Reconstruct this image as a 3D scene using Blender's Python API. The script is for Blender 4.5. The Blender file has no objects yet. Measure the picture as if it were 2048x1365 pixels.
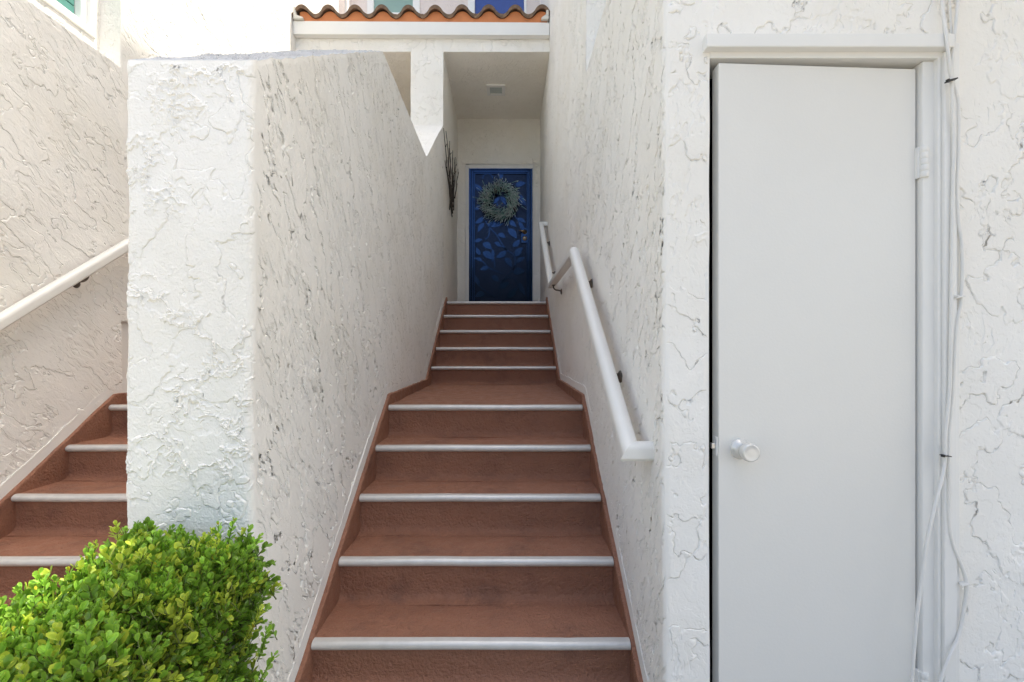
import bpy, bmesh, math, random
import numpy as np
from mathutils import Vector, Matrix

# ------------------------------------------------------------------ camera, sky, sun, exposure
scn = bpy.context.scene
col = scn.collection
R = math.radians
F = 930.0                                   # focal length in photo pixels (2048 wide)
EYE = 1.243
cam_d = bpy.data.cameras.new('camera')
cam = bpy.data.objects.new('camera', cam_d)
col.objects.link(cam)
cam.location = (0, 0, EYE)
cam.rotation_euler = (R(90), 0, 0)
cam_d.sensor_width = 36.0
cam_d.lens = 36.0 * F / 2048.0
cam_d.shift_x = 8.0 / 2048.0
cam_d.shift_y = 10.5 / 2048.0
cam_d.clip_start = 0.05
cam_d.clip_end = 2000
scn.camera = cam

SUN = Vector((1.0, 0.15, 2.4)).normalized()
world = bpy.data.worlds.new('World')
scn.world = world
world.use_nodes = True
wn = world.node_tree
wn.nodes.clear()
sky = wn.nodes.new('ShaderNodeTexSky')
sky.sky_type = 'NISHITA'
sky.sun_disc = False
sky.sun_elevation = math.asin(SUN.z)
sky.sun_rotation = math.atan2(SUN.x, SUN.y)
sky.air_density = 0.8
sky.dust_density = 4.0
sky.ozone_density = 0.3
bg = wn.nodes.new('ShaderNodeBackground')
bg.inputs['Strength'].default_value = 0.15
wo = wn.nodes.new('ShaderNodeOutputWorld')
wn.links.new(sky.outputs[0], bg.inputs[0])
wn.links.new(bg.outputs[0], wo.inputs[0])

sl = bpy.data.lights.new('sun', 'SUN')
sl.energy = 2.0
sl.angle = R(0.6)
sl.color = (1.0, 0.97, 0.92)
so = bpy.data.objects.new('sun', sl)
so.rotation_euler = SUN.to_track_quat('Z', 'Y').to_euler()
so.location = SUN * 30
col.objects.link(so)

vs = scn.view_settings
vs.view_transform = 'Standard'
vs.look = 'None'
vs.gamma = 1.0
vs.use_curve_mapping = False
vs.exposure = 1.72
vs.use_white_balance = True           # camera set for open shade
vs.white_balance_temperature = 6950
vs.white_balance_tint = 5
scn.render.engine = 'CYCLES'
scn.cycles.use_denoising = True
scn.cycles.max_bounces = 10
scn.cycles.diffuse_bounces = 6
scn.cycles.sample_clamp_indirect = 8.0

rng = np.random.default_rng(7)
random.seed(7)


def px(x, y, d):
    """photo pixel at depth d -> world point"""
    return Vector(((x - 1016) / F * d, d, EYE - (y - 693) / F * d))


# ------------------------------------------------------------------ node helpers
class NB:
    def __init__(s, name):
        s.m = bpy.data.materials.new(name)
        s.m.use_nodes = True
        s.t = s.m.node_tree
        s.t.nodes.clear()
        s.out = s.t.nodes.new('ShaderNodeOutputMaterial')
        s.p = s.t.nodes.new('ShaderNodeBsdfPrincipled')
        s.t.links.new(s.p.outputs[0], s.out.inputs[0])

    def new(s, typ, **kw):
        n = s.t.nodes.new(typ)
        for k, v in kw.items():
            setattr(n, k, v)
        return n

    def link(s, a, b):
        s.t.links.new(a, b)

    def setv(s, sock, v):
        if isinstance(v, bpy.types.NodeSocket):
            s.link(v, sock)
        else:
            sock.default_value = v

    def coord(s):
        return s.new('ShaderNodeTexCoord').outputs['Object']

    def mapping(s, vec, scale=(1, 1, 1), rot=(0, 0, 0), loc=(0, 0, 0)):
        n = s.new('ShaderNodeMapping')
        s.link(vec, n.inputs['Vector'])
        n.inputs['Scale'].default_value = scale
        n.inputs['Rotation'].default_value = rot
        n.inputs['Location'].default_value = loc
        return n.outputs[0]

    def noise(s, vec, scale, detail=2.0, rough=0.5, dist=0.0, colour=False):
        n = s.new('ShaderNodeTexNoise')
        s.link(vec, n.inputs['Vector'])
        n.inputs['Scale'].default_value = scale
        n.inputs['Detail'].default_value = detail
        n.inputs['Roughness'].default_value = rough
        n.inputs['Distortion'].default_value = dist
        return n.outputs['Color' if colour else 'Fac']

    def math(s, op, a, b=0.0, c=None):
        n = s.new('ShaderNodeMath', operation=op)
        s.setv(n.inputs[0], a)
        s.setv(n.inputs[1], b)
        if c is not None:
            s.setv(n.inputs[2], c)
        return n.outputs[0]

    def step(s, v, lo, hi, a=0.0, b=1.0):
        n = s.new('ShaderNodeMapRange', interpolation_type='SMOOTHSTEP')
        s.setv(n.inputs[0], v)
        n.inputs[1].default_value = lo
        n.inputs[2].default_value = hi
        n.inputs[3].default_value = a
        n.inputs[4].default_value = b
        return n.outputs[0]

    def mix(s, f, a, b):
        n = s.new('ShaderNodeMix', data_type='RGBA')
        s.setv(n.inputs[0], f)
        for i, v in ((6, a), (7, b)):
            if isinstance(v, tuple):
                n.inputs[i].default_value = (*v[:3], 1)
            else:
                s.link(v, n.inputs[i])
        return n.outputs[2]

    def bump(s, h, strength=0.5, dist=0.01):
        n = s.new('ShaderNodeBump')
        n.inputs['Strength'].default_value = strength
        n.inputs['Distance'].default_value = dist
        s.link(h, n.inputs['Height'])
        s.link(n.outputs[0], s.p.inputs['Normal'])

    def displace(s, h):
        n = s.new('ShaderNodeDisplacement')
        s.link(h, n.inputs['Height'])
        n.inputs['Midlevel'].default_value = 0.0
        n.inputs['Scale'].default_value = 1.0
        s.link(n.outputs[0], s.out.inputs['Displacement'])
        s.m.displacement_method = 'BOTH'

    def base(s, v):
        if isinstance(v, tuple):
            s.p.inputs['Base Color'].default_value = (*v[:3], 1)
        else:
            s.link(v, s.p.inputs['Base Color'])

    def setp(s, **kw):
        for k, v in kw.items():
            s.setv(s.p.inputs[k.replace('_', ' ')], v)


def stucco(name, colour, aniso=(1, 1, 1), rot=(0, 0, 0), dash=0.004, crack=0.004, ridge=0.0, terrace=0.002,
           grain=0.0007, dens=0.5, seed=0.0, size=1.0, relief=.0016):
    """hand-trowelled stucco: smooth plateaus with torn lips, long thin tears, and patches of short dashes"""
    b = NB(name)
    c = b.coord()
    w = b.noise(b.mapping(c, loc=(seed, seed * 1.7, seed * .6)), 8.0 / size, 2, 0.55, colour=True)
    vm = b.new('ShaderNodeVectorMath', operation='MULTIPLY_ADD')
    b.link(w, vm.inputs[0])
    vm.inputs[1].default_value = (0.055, 0.055, 0.055)
    b.link(c, vm.inputs[2])
    rt = b.mapping(vm.outputs[0], rot=rot)
    m1 = b.mapping(rt, scale=aniso, loc=(seed, 3 + seed, 1.3))
    m2 = b.mapping(rt, scale=aniso, loc=(5.1 + seed, seed, 7.7))
    # long tears
    n1 = b.noise(m1, 8.5 / size, 3.0, 0.58)
    line = b.step(b.math('ABSOLUTE', b.math('SUBTRACT', n1, 0.5)), 0.002, 0.016, 1.0, 0.0)
    pn = b.noise(m2, 4.0 / size, 2.0, 0.6)
    patch = b.step(pn, 0.56 - dens * .1, 0.66 - dens * .1)
    tear = b.math('MULTIPLY', line, b.step(pn, .60, .50))
    # dashes
    n2 = b.noise(b.mapping(m2, scale=(1.2, 1.2, .5)), 46.0 / size, 1.5, 0.5)
    ds = b.math('MULTIPLY', b.step(n2, 0.555, 0.61), patch)
    h = b.math('MULTIPLY', tear, -crack)
    h = b.math('MULTIPLY_ADD', ds, -dash, h)
    t1 = b.step(n1, 0.495, 0.53)
    h = b.math('MULTIPLY_ADD', t1, terrace, h)
    n4 = b.noise(m1, 24.0 / size, 3.0, 0.66)
    h = b.math('MULTIPLY_ADD', b.step(n4, .46, .56), relief, h)
    if ridge:
        n3 = b.noise(m2, 7.5 / size, 4.0, 0.66)
        rl = b.step(b.math('ABSOLUTE', b.math('SUBTRACT', n3, 0.52)), 0.0, 0.042, 1.0, 0.0)
        lump = b.math('ADD', .1, b.math('MULTIPLY', b.noise(c, 60.0, 2.0, .6), 1.7))
        h = b.math('MULTIPLY_ADD', b.math('MULTIPLY', b.math('MULTIPLY', rl, b.step(pn, .45, .58)), lump), ridge, h)
    g = b.noise(c, 140.0, 1.0, 0.6)
    h = b.math('MULTIPLY_ADD', b.math('SUBTRACT', g, .5), grain * 1.6, h)
    at = b.new('ShaderNodeAttribute', attribute_name='dw')
    h = b.math('MULTIPLY', h, at.outputs['Fac'])
    b.displace(h)
    v = b.step(b.noise(c, 1.7, 3.0, .6), 0.35, 0.7)
    c2 = tuple(x * y for x, y in zip(colour, (0.955, 0.945, 0.925)))
    b.base(b.mix(v, colour, c2))
    b.setp(Roughness=0.8)
    b.p.inputs['Specular IOR Level'].default_value = 0.2
    return b.m


def plain(name, colour, rough=0.5, metal=0.0, var=0.06, vscale=8.0, bump=0.0, bscale=60.0, bdist=0.002, spec=0.5):
    b = NB(name)
    c = b.coord()
    v = b.noise(c, vscale, 4.0, 0.6)
    c2 = tuple(x * (1 - 2 * var) for x in colour)
    b.base(b.mix(v, colour, c2))
    b.setp(Roughness=rough, Metallic=metal)
    b.p.inputs['Specular IOR Level'].default_value = spec
    if bump:
        b.bump(b.noise(c, bscale, 3.0, 0.6), bump, bdist)
    return b.m


WHITE = (0.885, 0.865, 0.825)
M = {}
M['st_side'] = stucco('stucco_side', WHITE, aniso=(1, 1.15, 0.5), rot=(R(-28), 0, 0), dash=.0038, crack=.005, terrace=.0012, dens=1.15, seed=1.0, relief=.0009)
M['st_right'] = stucco('stucco_right', WHITE, aniso=(1, 1.2, 0.5), rot=(R(-22), 0, 0), dash=.0048, crack=.0055, terrace=.0012, dens=1.25, seed=4.0, relief=.0009)
M['st_left'] = stucco('stucco_left', WHITE, aniso=(1, 1.1, .65), rot=(R(-50), 0, 0), dash=.0026, crack=.0030, terrace=.0018, dens=.65, seed=8.0, relief=.0009, size=1.15)
M['st_front'] = stucco('stucco_front', WHITE, relief=.0008, dash=.0, crack=.0016, ridge=.0055, terrace=.0026, grain=.0011, dens=.3, seed=12.0)
M['st_util'] = stucco('stucco_utility', WHITE, aniso=(1, 1, .85), relief=.0007, dash=.0022, crack=.003, terrace=.0026, grain=.0005, dens=.35, seed=17.0)
M['st_porch'] = stucco('stucco_porch', (.89, .855, .79), dash=.0012, crack=.003, terrace=.002, dens=.3, seed=21.0, size=1.2)
M['st_pink'] = stucco('stucco_upper', (.78, .70, .67), dash=.002, crack=.003, terrace=.002, dens=.3, seed=25.0)
M['st_top'] = stucco('stucco_grey_top', (.50, .505, .52), dash=.004, crack=.006, ridge=.004, terrace=.003, grain=.0015, dens=.7, seed=31.0, size=.7)  # plain darker grey than the white wall faces
M['smooth'] = plain('smooth_plaster', WHITE, .7, bump=.25, bscale=40, bdist=.004, spec=.3)
M['white'] = plain('white_paint', (.82, .81, .78), .38, var=.02, bump=.06, bscale=90)
M['door_paint'] = plain('door_paint', (.78, .765, .725), .36, var=.03, vscale=3.0, bump=.22, bscale=130, bdist=.0015)
M['rail'] = plain('rail_paint', (.80, .785, .74), .33, var=.04, vscale=14, bump=.05, bscale=120)
M['nosing'] = plain('nosing_metal', (.76, .745, .72), .36, metal=.2, var=.16, vscale=18, bump=.12, bscale=90)
M['knob'] = plain('painted_metal_knob', (.74, .73, .70), .22, metal=.25, var=.06, vscale=40)
M['bracket'] = plain('bracket_metal', (.16, .14, .12), .45, metal=.7, var=.2, vscale=60)
M['black'] = plain('black_plastic', (.012, .012, .013), .4)
M['dark'] = plain('closet_shade', (.03, .03, .03), .9)  # shade inside the closet put into a near-black colour
M['brass'] = plain('aged_brass', (.55, .38, .18), .28, metal=1.0, var=.15, vscale=80)
M['chrome'] = plain('satin_steel', (.62, .62, .62), .3, metal=1.0)
M['cable'] = plain('cable_jacket', (.80, .785, .75), .42, var=.05, vscale=20)
M['concrete'] = plain('concrete', (.42, .40, .37), .85, var=.14, vscale=3, bump=.3, bscale=80)
M['asphalt'] = plain('driveway_concrete', (.45, .42, .37), .9, var=.2, vscale=4, bump=.4, bscale=120)
M['twig'] = plain('dry_twig', (.065, .050, .038), .8, var=.3, vscale=60, bump=.5, bscale=200)
M['bark'] = plain('hedge_bark', (.20, .14, .085), .85, var=.2, vscale=90)
M['mortar'] = plain('orange_mortar', (.72, .26, .10), .75, var=.14, vscale=9, bump=.3, bscale=60)
M['flash'] = plain('painted_flashing', (.72, .69, .62), .6, var=.1, vscale=20)
M['cone'] = plain('dry_cone', (.055, .028, .02), .85, var=.3, vscale=80)
M['lens'] = plain('frosted_lens', (.50, .55, .53), .2, var=.03)
M['shutter'] = plain('green_louvre', (.10, .28, .24), .35, var=.06)
M['shutter2'] = plain('pale_green_louvre', (.30, .46, .43), .35, var=.06)


def red_mat():
    b = NB('red_stair_coating')
    c = b.coord()
    n = b.noise(c, 5.0, 5.0, .62)
    dirt = b.step(b.noise(c, 3.1, 6.0, .72), .50, .70)
    a = b.mix(n, (.345, .163, .104), (.265, .121, .075))
    b.base(b.mix(b.math('MULTIPLY', dirt, .5), a, (.125, .065, .05)))
    b.setp(Roughness=b.step(b.noise(c, 18.0, 3.0), .3, .7, .48, .72))
    g = b.noise(c, 85.0, 3.0, .6)
    g2 = b.noise(c, 26.0, 3.0, .65)
    b.bump(b.math('MULTIPLY_ADD', g2, 1.1, g), .9, .011)
    b.p.inputs['Specular IOR Level'].default_value = .35
    return b.m


M['red'] = red_mat()


def tile_mat():
    b = NB('weathered_roof_tile')
    c = b.coord()
    n = b.step(b.noise(c, 14.0, 5.0, .7), .35, .65)
    b.base(b.mix(n, (.25, .155, .095), (.11, .075, .052)))
    b.setp(Roughness=.82)
    b.bump(b.noise(c, 70.0, 4.0, .6), .5, .006)
    return b.m


M['tile'] = tile_mat()


def navy(name, colour, rough, metal, coat):
    b = NB(name)
    c = b.coord()
    b.base(b.mix(b.noise(c, 12.0, 3.0), colour, tuple(x * .8 for x in colour)))
    b.setp(Roughness=rough, Metallic=metal)
    b.p.inputs['Coat Weight'].default_value = coat
    b.p.inputs['Coat Roughness'].default_value = .2
    return b.m


M['navy'] = navy('navy_enamel', (.012, .036, .100), .15, .85, .1)
M['navy_mesh'] = navy('navy_screen', (.008, .016, .040), .26, .75, .0)
M['sky_tint_pane'] = navy('sky_tint_glass', (.004, .040, .26), .08, .0, .6)  # reflected blue sky put into the pane's base colour


def leaf_mat(name, attr=True, colour=(.08, .17, .02), trans=.30, rough=.30):
    b = NB(name)
    if attr:
        a = b.new('ShaderNodeAttribute', attribute_name='tint')
        oi = b.new('ShaderNodeObjectInfo')
        hs = b.new('ShaderNodeHueSaturation')
        b.link(a.outputs['Color'], hs.inputs['Color'])
        b.link(b.math('MULTIPLY_ADD', oi.outputs['Random'], .25, .88), hs.inputs['Value'])
        src = hs.outputs[0]
        b.link(src, b.p.inputs['Base Color'])
    else:
        b.base(colour)
    b.setp(Roughness=rough)
    tr = b.new('ShaderNodeBsdfTranslucent')
    if attr:
        b.link(src, tr.inputs[0])
    else:
        tr.inputs[0].default_value = (*colour, 1)
    mx = b.new('ShaderNodeMixShader')
    mx.inputs[0].default_value = trans
    b.link(b.p.outputs[0], mx.inputs[1])
    b.link(tr.outputs[0], mx.inputs[2])
    b.link(mx.outputs[0], b.out.inputs[0])
    return b.m


M['leaf'] = leaf_mat('boxwood_leaf')
M['needle'] = leaf_mat('frosted_needle', trans=.1, rough=.6)


# ------------------------------------------------------------------ object helpers
def tag(o, label=None, cat=None, group=None, kind=None):
    if label:
        o['label'] = label
    if cat:
        o['category'] = cat
    if group:
        o['group'] = group
    if kind:
        o['kind'] = kind
    return o


def empty(name, loc, label=None, cat=None, group=None):
    o = bpy.data.objects.new(name, None)
    o.empty_display_size = .1
    o.location = loc
    col.objects.link(o)
    return tag(o, label, cat, group)


def link(name, me, mat, parent=None):
    o = bpy.data.objects.new(name, me)
    if mat is not None and not me.materials:
        me.materials.append(mat)
    col.objects.link(o)
    if parent is not None:
        o.parent = parent
        # geometry is written in world coordinates: cancel the parents' locations
        off = Vector((0, 0, 0))
        p = parent
        while p is not None:
            off += p.location
            p = p.parent
        o.location = -off
    return o


def np_mesh(name, V, Q, smooth=True, k=4):
    me = bpy.data.meshes.new(name)
    V = np.asarray(V, dtype=np.float32)
    Q = np.asarray(Q, dtype=np.int32)
    me.vertices.add(len(V))
    me.vertices.foreach_set('co', V.ravel())
    me.loops.add(Q.size)
    me.loops.foreach_set('vertex_index', Q.ravel())
    me.polygons.add(len(Q))
    me.polygons.foreach_set('loop_start', np.arange(0, Q.size, k, dtype=np.int32))
    me.polygons.foreach_set('loop_total', np.full(len(Q), k, dtype=np.int32))
    me.polygons.foreach_set('use_smooth', np.full(len(Q), smooth, dtype=bool))
    me.update(calc_edges=True)
    return me


def wob(P, a=.004):
    x, y, z = P[..., 0], P[..., 1], P[..., 2]
    q = P.copy()
    q[..., 0] += a * (np.sin(3.1 * z + 1.3 * y) * .6 + np.sin(7.3 * z + 2.1 * y + 1) * .35 + np.sin(19 * z + 11 * y) * .16)
    q[..., 1] += a * (np.sin(2.7 * z + 3.7 * x + 2) * .6 + np.sin(8.1 * z + 5 * x) * .35 + np.sin(21 * z + 9 * x + 4) * .16)
    return q


def grid(name, P, mat, parent, want, dw=None, wobble=.004):
    nu, nv = P.shape[:2]
    a = P[1, 0] - P[0, 0]
    mid = P[nu // 2, nv // 2]
    e1 = P[min(nu // 2 + 1, nu - 1), nv // 2] - P[nu // 2 - 1, nv // 2]
    e2 = P[nu // 2, min(nv // 2 + 1, nv - 1)] - P[nu // 2, nv // 2 - 1]
    flip = np.dot(np.cross(e1, e2), np.array(want)) < 0
    if wobble:
        P = wob(P, wobble)
    idx = np.arange(nu * nv).reshape(nu, nv)
    q = np.stack([idx[:-1, :-1], idx[1:, :-1], idx[1:, 1:], idx[:-1, 1:]], -1).reshape(-1, 4)
    if flip:
        q = q[:, ::-1]
    me = np_mesh(name, P.reshape(-1, 3), q)
    if dw is None:
        dw = np.ones((nu, nv))
    at = me.attributes.new('dw', 'FLOAT', 'POINT')
    at.data.foreach_set('value', dw.astype(np.float32).ravel())
    return link(name, me, mat, parent)


def fade(nu, nv, us, vs_, e=(1, 1, 1, 1), r=.012):
    """displacement weight falling to zero at chosen edges (u0, u1, v0, v1)"""
    U = np.asarray(us)[:, None] if np.ndim(us) == 1 else us
    V = np.asarray(vs_)[None, :] if np.ndim(vs_) == 1 else vs_
    w = np.ones((nu, nv))
    for on, dist in zip(e, (np.abs(U - U[:1]), np.abs(U[-1:] - U), np.abs(V - V[:, :1]), np.abs(V[:, -1:] - V))):
        if on:
            t = np.clip(dist / r, 0, 1)
            w = w * (t * t * (3 - 2 * t))
    return w


def persp_y(y0, y1, X, step=1.7, lo=.003, hi=.03):
    ys = [y0]
    while ys[-1] < y1:
        y = ys[-1]
        ys.append(y + min(hi, max(lo, y * y / (F * abs(X)) * step)))
    ys = np.array(ys)
    ys = y0 + (ys - y0) * (y1 - y0) / (ys[-1] - y0)
    return ys


def lin(a, b, h):
    return np.linspace(a, b, max(3, int(math.ceil(abs(b - a) / h)) + 1))


def wall_x(name, X, ys, zb, zt, mat, parent, nx, h=.005, e=(0, 0, 0, 1)):
    """wall in a plane x = X; zb, zt functions of y"""
    zb_ = np.array([zb(y) if callable(zb) else zb for y in ys])
    zt_ = np.array([zt(y) if callable(zt) else zt for y in ys])
    nv = max(3, int((zt_ - zb_).max() / h))
    t = np.linspace(0, 1, nv)
    Z = zb_[:, None] + (zt_ - zb_)[:, None] * t[None, :]
    P = np.stack([np.full_like(Z, X), np.repeat(ys[:, None], nv, 1), Z], -1)
    return grid(name, P, mat, parent, (nx, 0, 0), fade(len(ys), nv, ys, Z, e))


def wall_y(name, Y, x0, x1, z0, z1, mat, parent, ny=-1, h=.005, e=(1, 1, 1, 1), hv=None):
    xs, zs = lin(x0, x1, h), lin(z0, z1, hv or h)
    P = np.zeros((len(xs), len(zs), 3))
    P[..., 0] = xs[:, None]
    P[..., 1] = Y
    P[..., 2] = zs[None, :]
    return grid(name, P, mat, parent, (0, ny, 0), fade(len(xs), len(zs), xs, zs, e))


def wall_z(name, Z, x0, x1, y0, y1, mat, parent, nz, h=.01, e=(1, 1, 1, 1)):
    xs, ys = lin(x0, x1, h), lin(y0, y1, h)
    P = np.zeros((len(xs), len(ys), 3))
    P[..., 0] = xs[:, None]
    P[..., 1] = ys[None, :]
    P[..., 2] = (np.vectorize(Z)(ys)[None, :] if callable(Z) else Z)
    return grid(name, P, mat, parent, (0, 0, nz), fade(len(xs), len(ys), xs, ys, e))


def bm_obj(name, bm, mat, parent=None, smooth=False):
    bmesh.ops.recalc_face_normals(bm, faces=bm.faces)
    me = bpy.data.meshes.new(name)
    bm.to_mesh(me)
    bm.free()
    if smooth:
        me.polygons.foreach_set('use_smooth', np.ones(len(me.polygons), dtype=bool))
    return link(name, me, mat, parent)


def add_box(bm, x0, x1, y0, y1, z0, z1, mx=None):
    r = bmesh.ops.create_cube(bm, size=1)
    m = Matrix.Translation(((x0 + x1) / 2, (y0 + y1) / 2, (z0 + z1) / 2)) @ Matrix.Diagonal((x1 - x0, y1 - y0, z1 - z0, 1))
    if mx is not None:
        m = mx @ m
    bmesh.ops.transform(bm, matrix=m, verts=r['verts'])
    return r['verts']


def box(name, x0, x1, y0, y1, z0, z1, mat, parent=None, bev=0.0, mx=None, seg=2):
    bm = bmesh.new()
    add_box(bm, x0, x1, y0, y1, z0, z1, mx)
    if bev:
        bmesh.ops.bevel(bm, geom=bm.edges[:], offset=bev, segments=seg, affect='EDGES', profile=.5)
    return bm_obj(name, bm, mat, parent)


def prism(name, pts, axis, a0, a1, mat, parent=None, bev=0.0, smooth=False):
    """extrude a 2-D outline along x ('x': pts are (y,z)) or y ('y': pts are (x,z))"""
    bm = bmesh.new()
    f = []
    for a in (a0, a1):
        f.append([bm.verts.new((a, p[0], p[1]) if axis == 'x' else (p[0], a, p[1])) for p in pts])
    n = len(pts)
    bm.faces.new(f[0])
    bm.faces.new(f[1][::-1])
    for i in range(n):
        bm.faces.new((f[0][i], f[1][i], f[1][(i + 1) % n], f[0][(i + 1) % n]))
    bmesh.ops.recalc_face_normals(bm, faces=bm.faces)
    if bev:
        bmesh.ops.bevel(bm, geom=bm.edges[:], offset=bev, segments=2, affect='EDGES', profile=.5)
    return bm_obj(name, bm, mat, parent, smooth)


def tube_data(pts, rad, n=8, cap=True):
    pts = [Vector(p) for p in pts]
    if np.isscalar(rad):
        rad = [rad] * len(pts)
    V, Q = [], []
    up = None
    for i, p in enumerate(pts):
        d = (pts[min(i + 1, len(pts) - 1)] - pts[max(i - 1, 0)]).normalized()
        if up is None:
            up = d.orthogonal().normalized()
        up = (up - d * up.dot(d)).normalized()
        s = d.cross(up)
        for k in range(n):
            a = 2 * math.pi * k / n
            V.append(p + (up * math.cos(a) + s * math.sin(a)) * rad[i])
    for i in range(len(pts) - 1):
        for k in range(n):
            Q.append((i * n + k, i * n + (k + 1) % n, (i + 1) * n + (k + 1) % n, (i + 1) * n + k))
    return V, Q


def tube(name, pts, rad, mat, parent=None, n=8):
    V, Q = tube_data(pts, rad, n)
    me = bpy.data.meshes.new(name)
    m = len(pts)
    me.from_pydata([tuple(v) for v in V], [], [tuple(q) for q in Q] + [tuple(range(n))[::-1], tuple(range((m - 1) * n, m * n))])
    me.polygons.foreach_set('use_smooth', np.ones(len(me.polygons), dtype=bool))
    return link(name, me, mat, parent)


def spline(pts, n=6):
    pts = [Vector(p) for p in pts]
    P = [pts[0] * 2 - pts[1]] + pts + [pts[-1] * 2 - pts[-2]]
    out = []
    for i in range(1, len(P) - 2):
        for k in range(n):
            t = k / n
            a, b_, c, d = P[i - 1], P[i], P[i + 1], P[i + 2]
            out.append(.5 * ((2 * b_) + (c - a) * t + (2 * a - 5 * b_ + 4 * c - d) * t * t + (3 * b_ - a - 3 * c + d) * t ** 3))
    out.append(pts[-1])
    return out


def lathe(name, prof, origin, axis, mat, parent=None, n=28):
    """prof: (distance along axis, radius)"""
    ax = Vector(axis).normalized()
    u = ax.orthogonal().normalized()
    v = ax.cross(u)
    o = Vector(origin)
    V, Q = [], []
    for (t, r) in prof:
        for k in range(n):
            a = 2 * math.pi * k / n
            V.append(tuple(o + ax * t + (u * math.cos(a) + v * math.sin(a)) * max(r, 1e-5)))
    for i in range(len(prof) - 1):
        for k in range(n):
            Q.append((i * n + k, i * n + (k + 1) % n, (i + 1) * n + (k + 1) % n, (i + 1) * n + k))
    me = bpy.data.meshes.new(name)
    me.from_pydata(V, [], Q)
    me.polygons.foreach_set('use_smooth', np.ones(len(me.polygons), dtype=bool))
    o = link(name, me, mat, parent)
    return o


# ------------------------------------------------------------------ layout (metres; camera at x=0, y=0)
XL, XR = -.74, .47                 # side walls of the stair
XP = -1.11                         # far side of the dividing wall
XLL = -2.42                        # wall of the neighbouring stair
YF = 1.345                         # front of the dividing wall
YU = 1.405                         # front of the utility wall
YC = 2.80                          # where the tall walls begin
YB, YD = 5.30, 6.80                # porch front, door wall
ZC = 4.60                          # porch ceiling
LOW = [(1.695 + .274 * i, z) for i, z in enumerate((.158, .335, .518, .700, .885))]
UPP = [(4.352 + .279 * i, z) for i, z in enumerate((1.050, 1.230, 1.410, 1.590, 1.769))]
ZTOP = UPP[-1][1]


def interp(pts):
    xs = [p[0] for p in pts]
    zs = [p[1] for p in pts]
    return lambda y: float(np.interp(y, xs, zs))


skirt_pts = [(1.40, -.06), (1.60, .078), (2.845, .950), (4.15, .950), (5.46, 1.80), (5.52, 1.83), (5.58, 1.78)]
stair_low = interp([(0, -.05), (1.45, -.05), (1.75, -.02), (2.85, .70), (4.15, .70), (5.5, 1.5), (7, 1.55)])

# ground
g = box('ground', -60, 60, -80, 60, -.3, -.02, M['concrete'])
tag(g, kind='structure')
g = box('driveway', -30, 30, -8.0, 1.72, -.1, -.002, M['asphalt'])
tag(g, kind='structure')

# ------------------------------------------------------------------ dividing wall
div = empty('dividing_wall', (-.92, YF, 0), 'thick white textured stucco wall with sloping top between the two red stairs', 'wall')


def ztop(y):
    b_ = float(np.interp(y, [YF, 2.74, 4.20, YB], [2.068, 2.985, 2.955, 3.76]))
    return b_ + .0018 * math.sin(y * 23) + .0018 * math.sin(y * 61 + 1) + .001 * math.sin(y * 140)


r = .022
pathx, pathy = [], []
ysl = lin(YB, YF + r, .04)
for y in ysl[:-1]:
    pathx.append(XP); pathy.append(y)
for k in range(7):
    a = math.pi + k / 6 * math.pi / 2
    pathx.append(XP + r + r * math.cos(a)); pathy.append(YF + r + r * math.sin(a))
for x in lin(XP + r, XL - r, .003)[1:-1]:
    pathx.append(x); pathy.append(YF)
for k in range(7):
    a = 1.5 * math.pi + k / 6 * math.pi / 2
    pathx.append(XL - r + r * math.cos(a)); pathy.append(YF + r + r * math.sin(a))
ysr = persp_y(YF + r, YB, XL, 1.1)
for y in ysr[1:]:
    pathx.append(XL); pathy.append(y)
pathx, pathy = np.array(pathx), np.array(pathy)
zt_ = np.array([ztop(y) for y in pathy])
side = (pathx > XL - 1e-6) & (pathy > YF + r)
zb_ = np.where(side, [stair_low(y) for y in pathy], -.05)
# split so that front and side keep their own trowel pattern
nfr = int(np.argmax(side))


def path_grid(name, sl, mat, h, want, parent=div):
    nv = int((zt_[sl] - zb_[sl]).max() / h)
    t = np.linspace(0, 1, nv)
    Z = zb_[sl][:, None] + (zt_[sl] - zb_[sl])[:, None] * t[None]
    P = np.stack([np.repeat(pathx[sl][:, None], nv, 1), np.repeat(pathy[sl][:, None], nv, 1), Z], -1)
    s = np.concatenate([[0], np.cumsum(np.hypot(np.diff(pathx[sl]), np.diff(pathy[sl])))])
    ee = {'front_face': (1, 1, 0, 1), 'far_face': (0, 1, 0, 1)}.get(name, (1, 0, 0, 1))
    return grid(name, P, mat, parent, want, fade(len(s), nv, s, Z, ee, .02))


nleft = len(ysl) - 1
path_grid('far_face', slice(0, nleft + 1), M['st_side'], .03, (-1, 0, 0))
path_grid('front_face', slice(nleft, nfr), M['st_front'], .0036, (0, -1, 0))
path_grid('side_face', slice(nfr - 1, None), M['st_side'], .0037, (1, 0, 0))
# sloping top
ysT = np.concatenate([YF + r * (1 - np.cos(np.linspace(0, math.pi / 2, 5))), persp_y(YF + r, YB, XL, 2.5, .006)[1:]])
rows = []
for y in ysT:
    dy = max(0.0, YF + r - y)
    ins = r - math.sqrt(max(0, r * r - dy * dy))
    xs = np.linspace(XP + ins, XL - ins, 60)
    rows.append(np.stack([xs, np.full(60, y), np.full(60, ztop(y))], -1))
P = np.array(rows)
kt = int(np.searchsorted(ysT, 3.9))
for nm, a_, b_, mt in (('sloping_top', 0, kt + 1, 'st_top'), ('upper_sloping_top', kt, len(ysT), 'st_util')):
    grid(nm, P[a_:b_], M[mt], div, (0, 0, 1), fade(b_ - a_, 60, ysT[a_:b_], np.linspace(0, .37, 60), (1, 1, 1, 1), .03))
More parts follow.
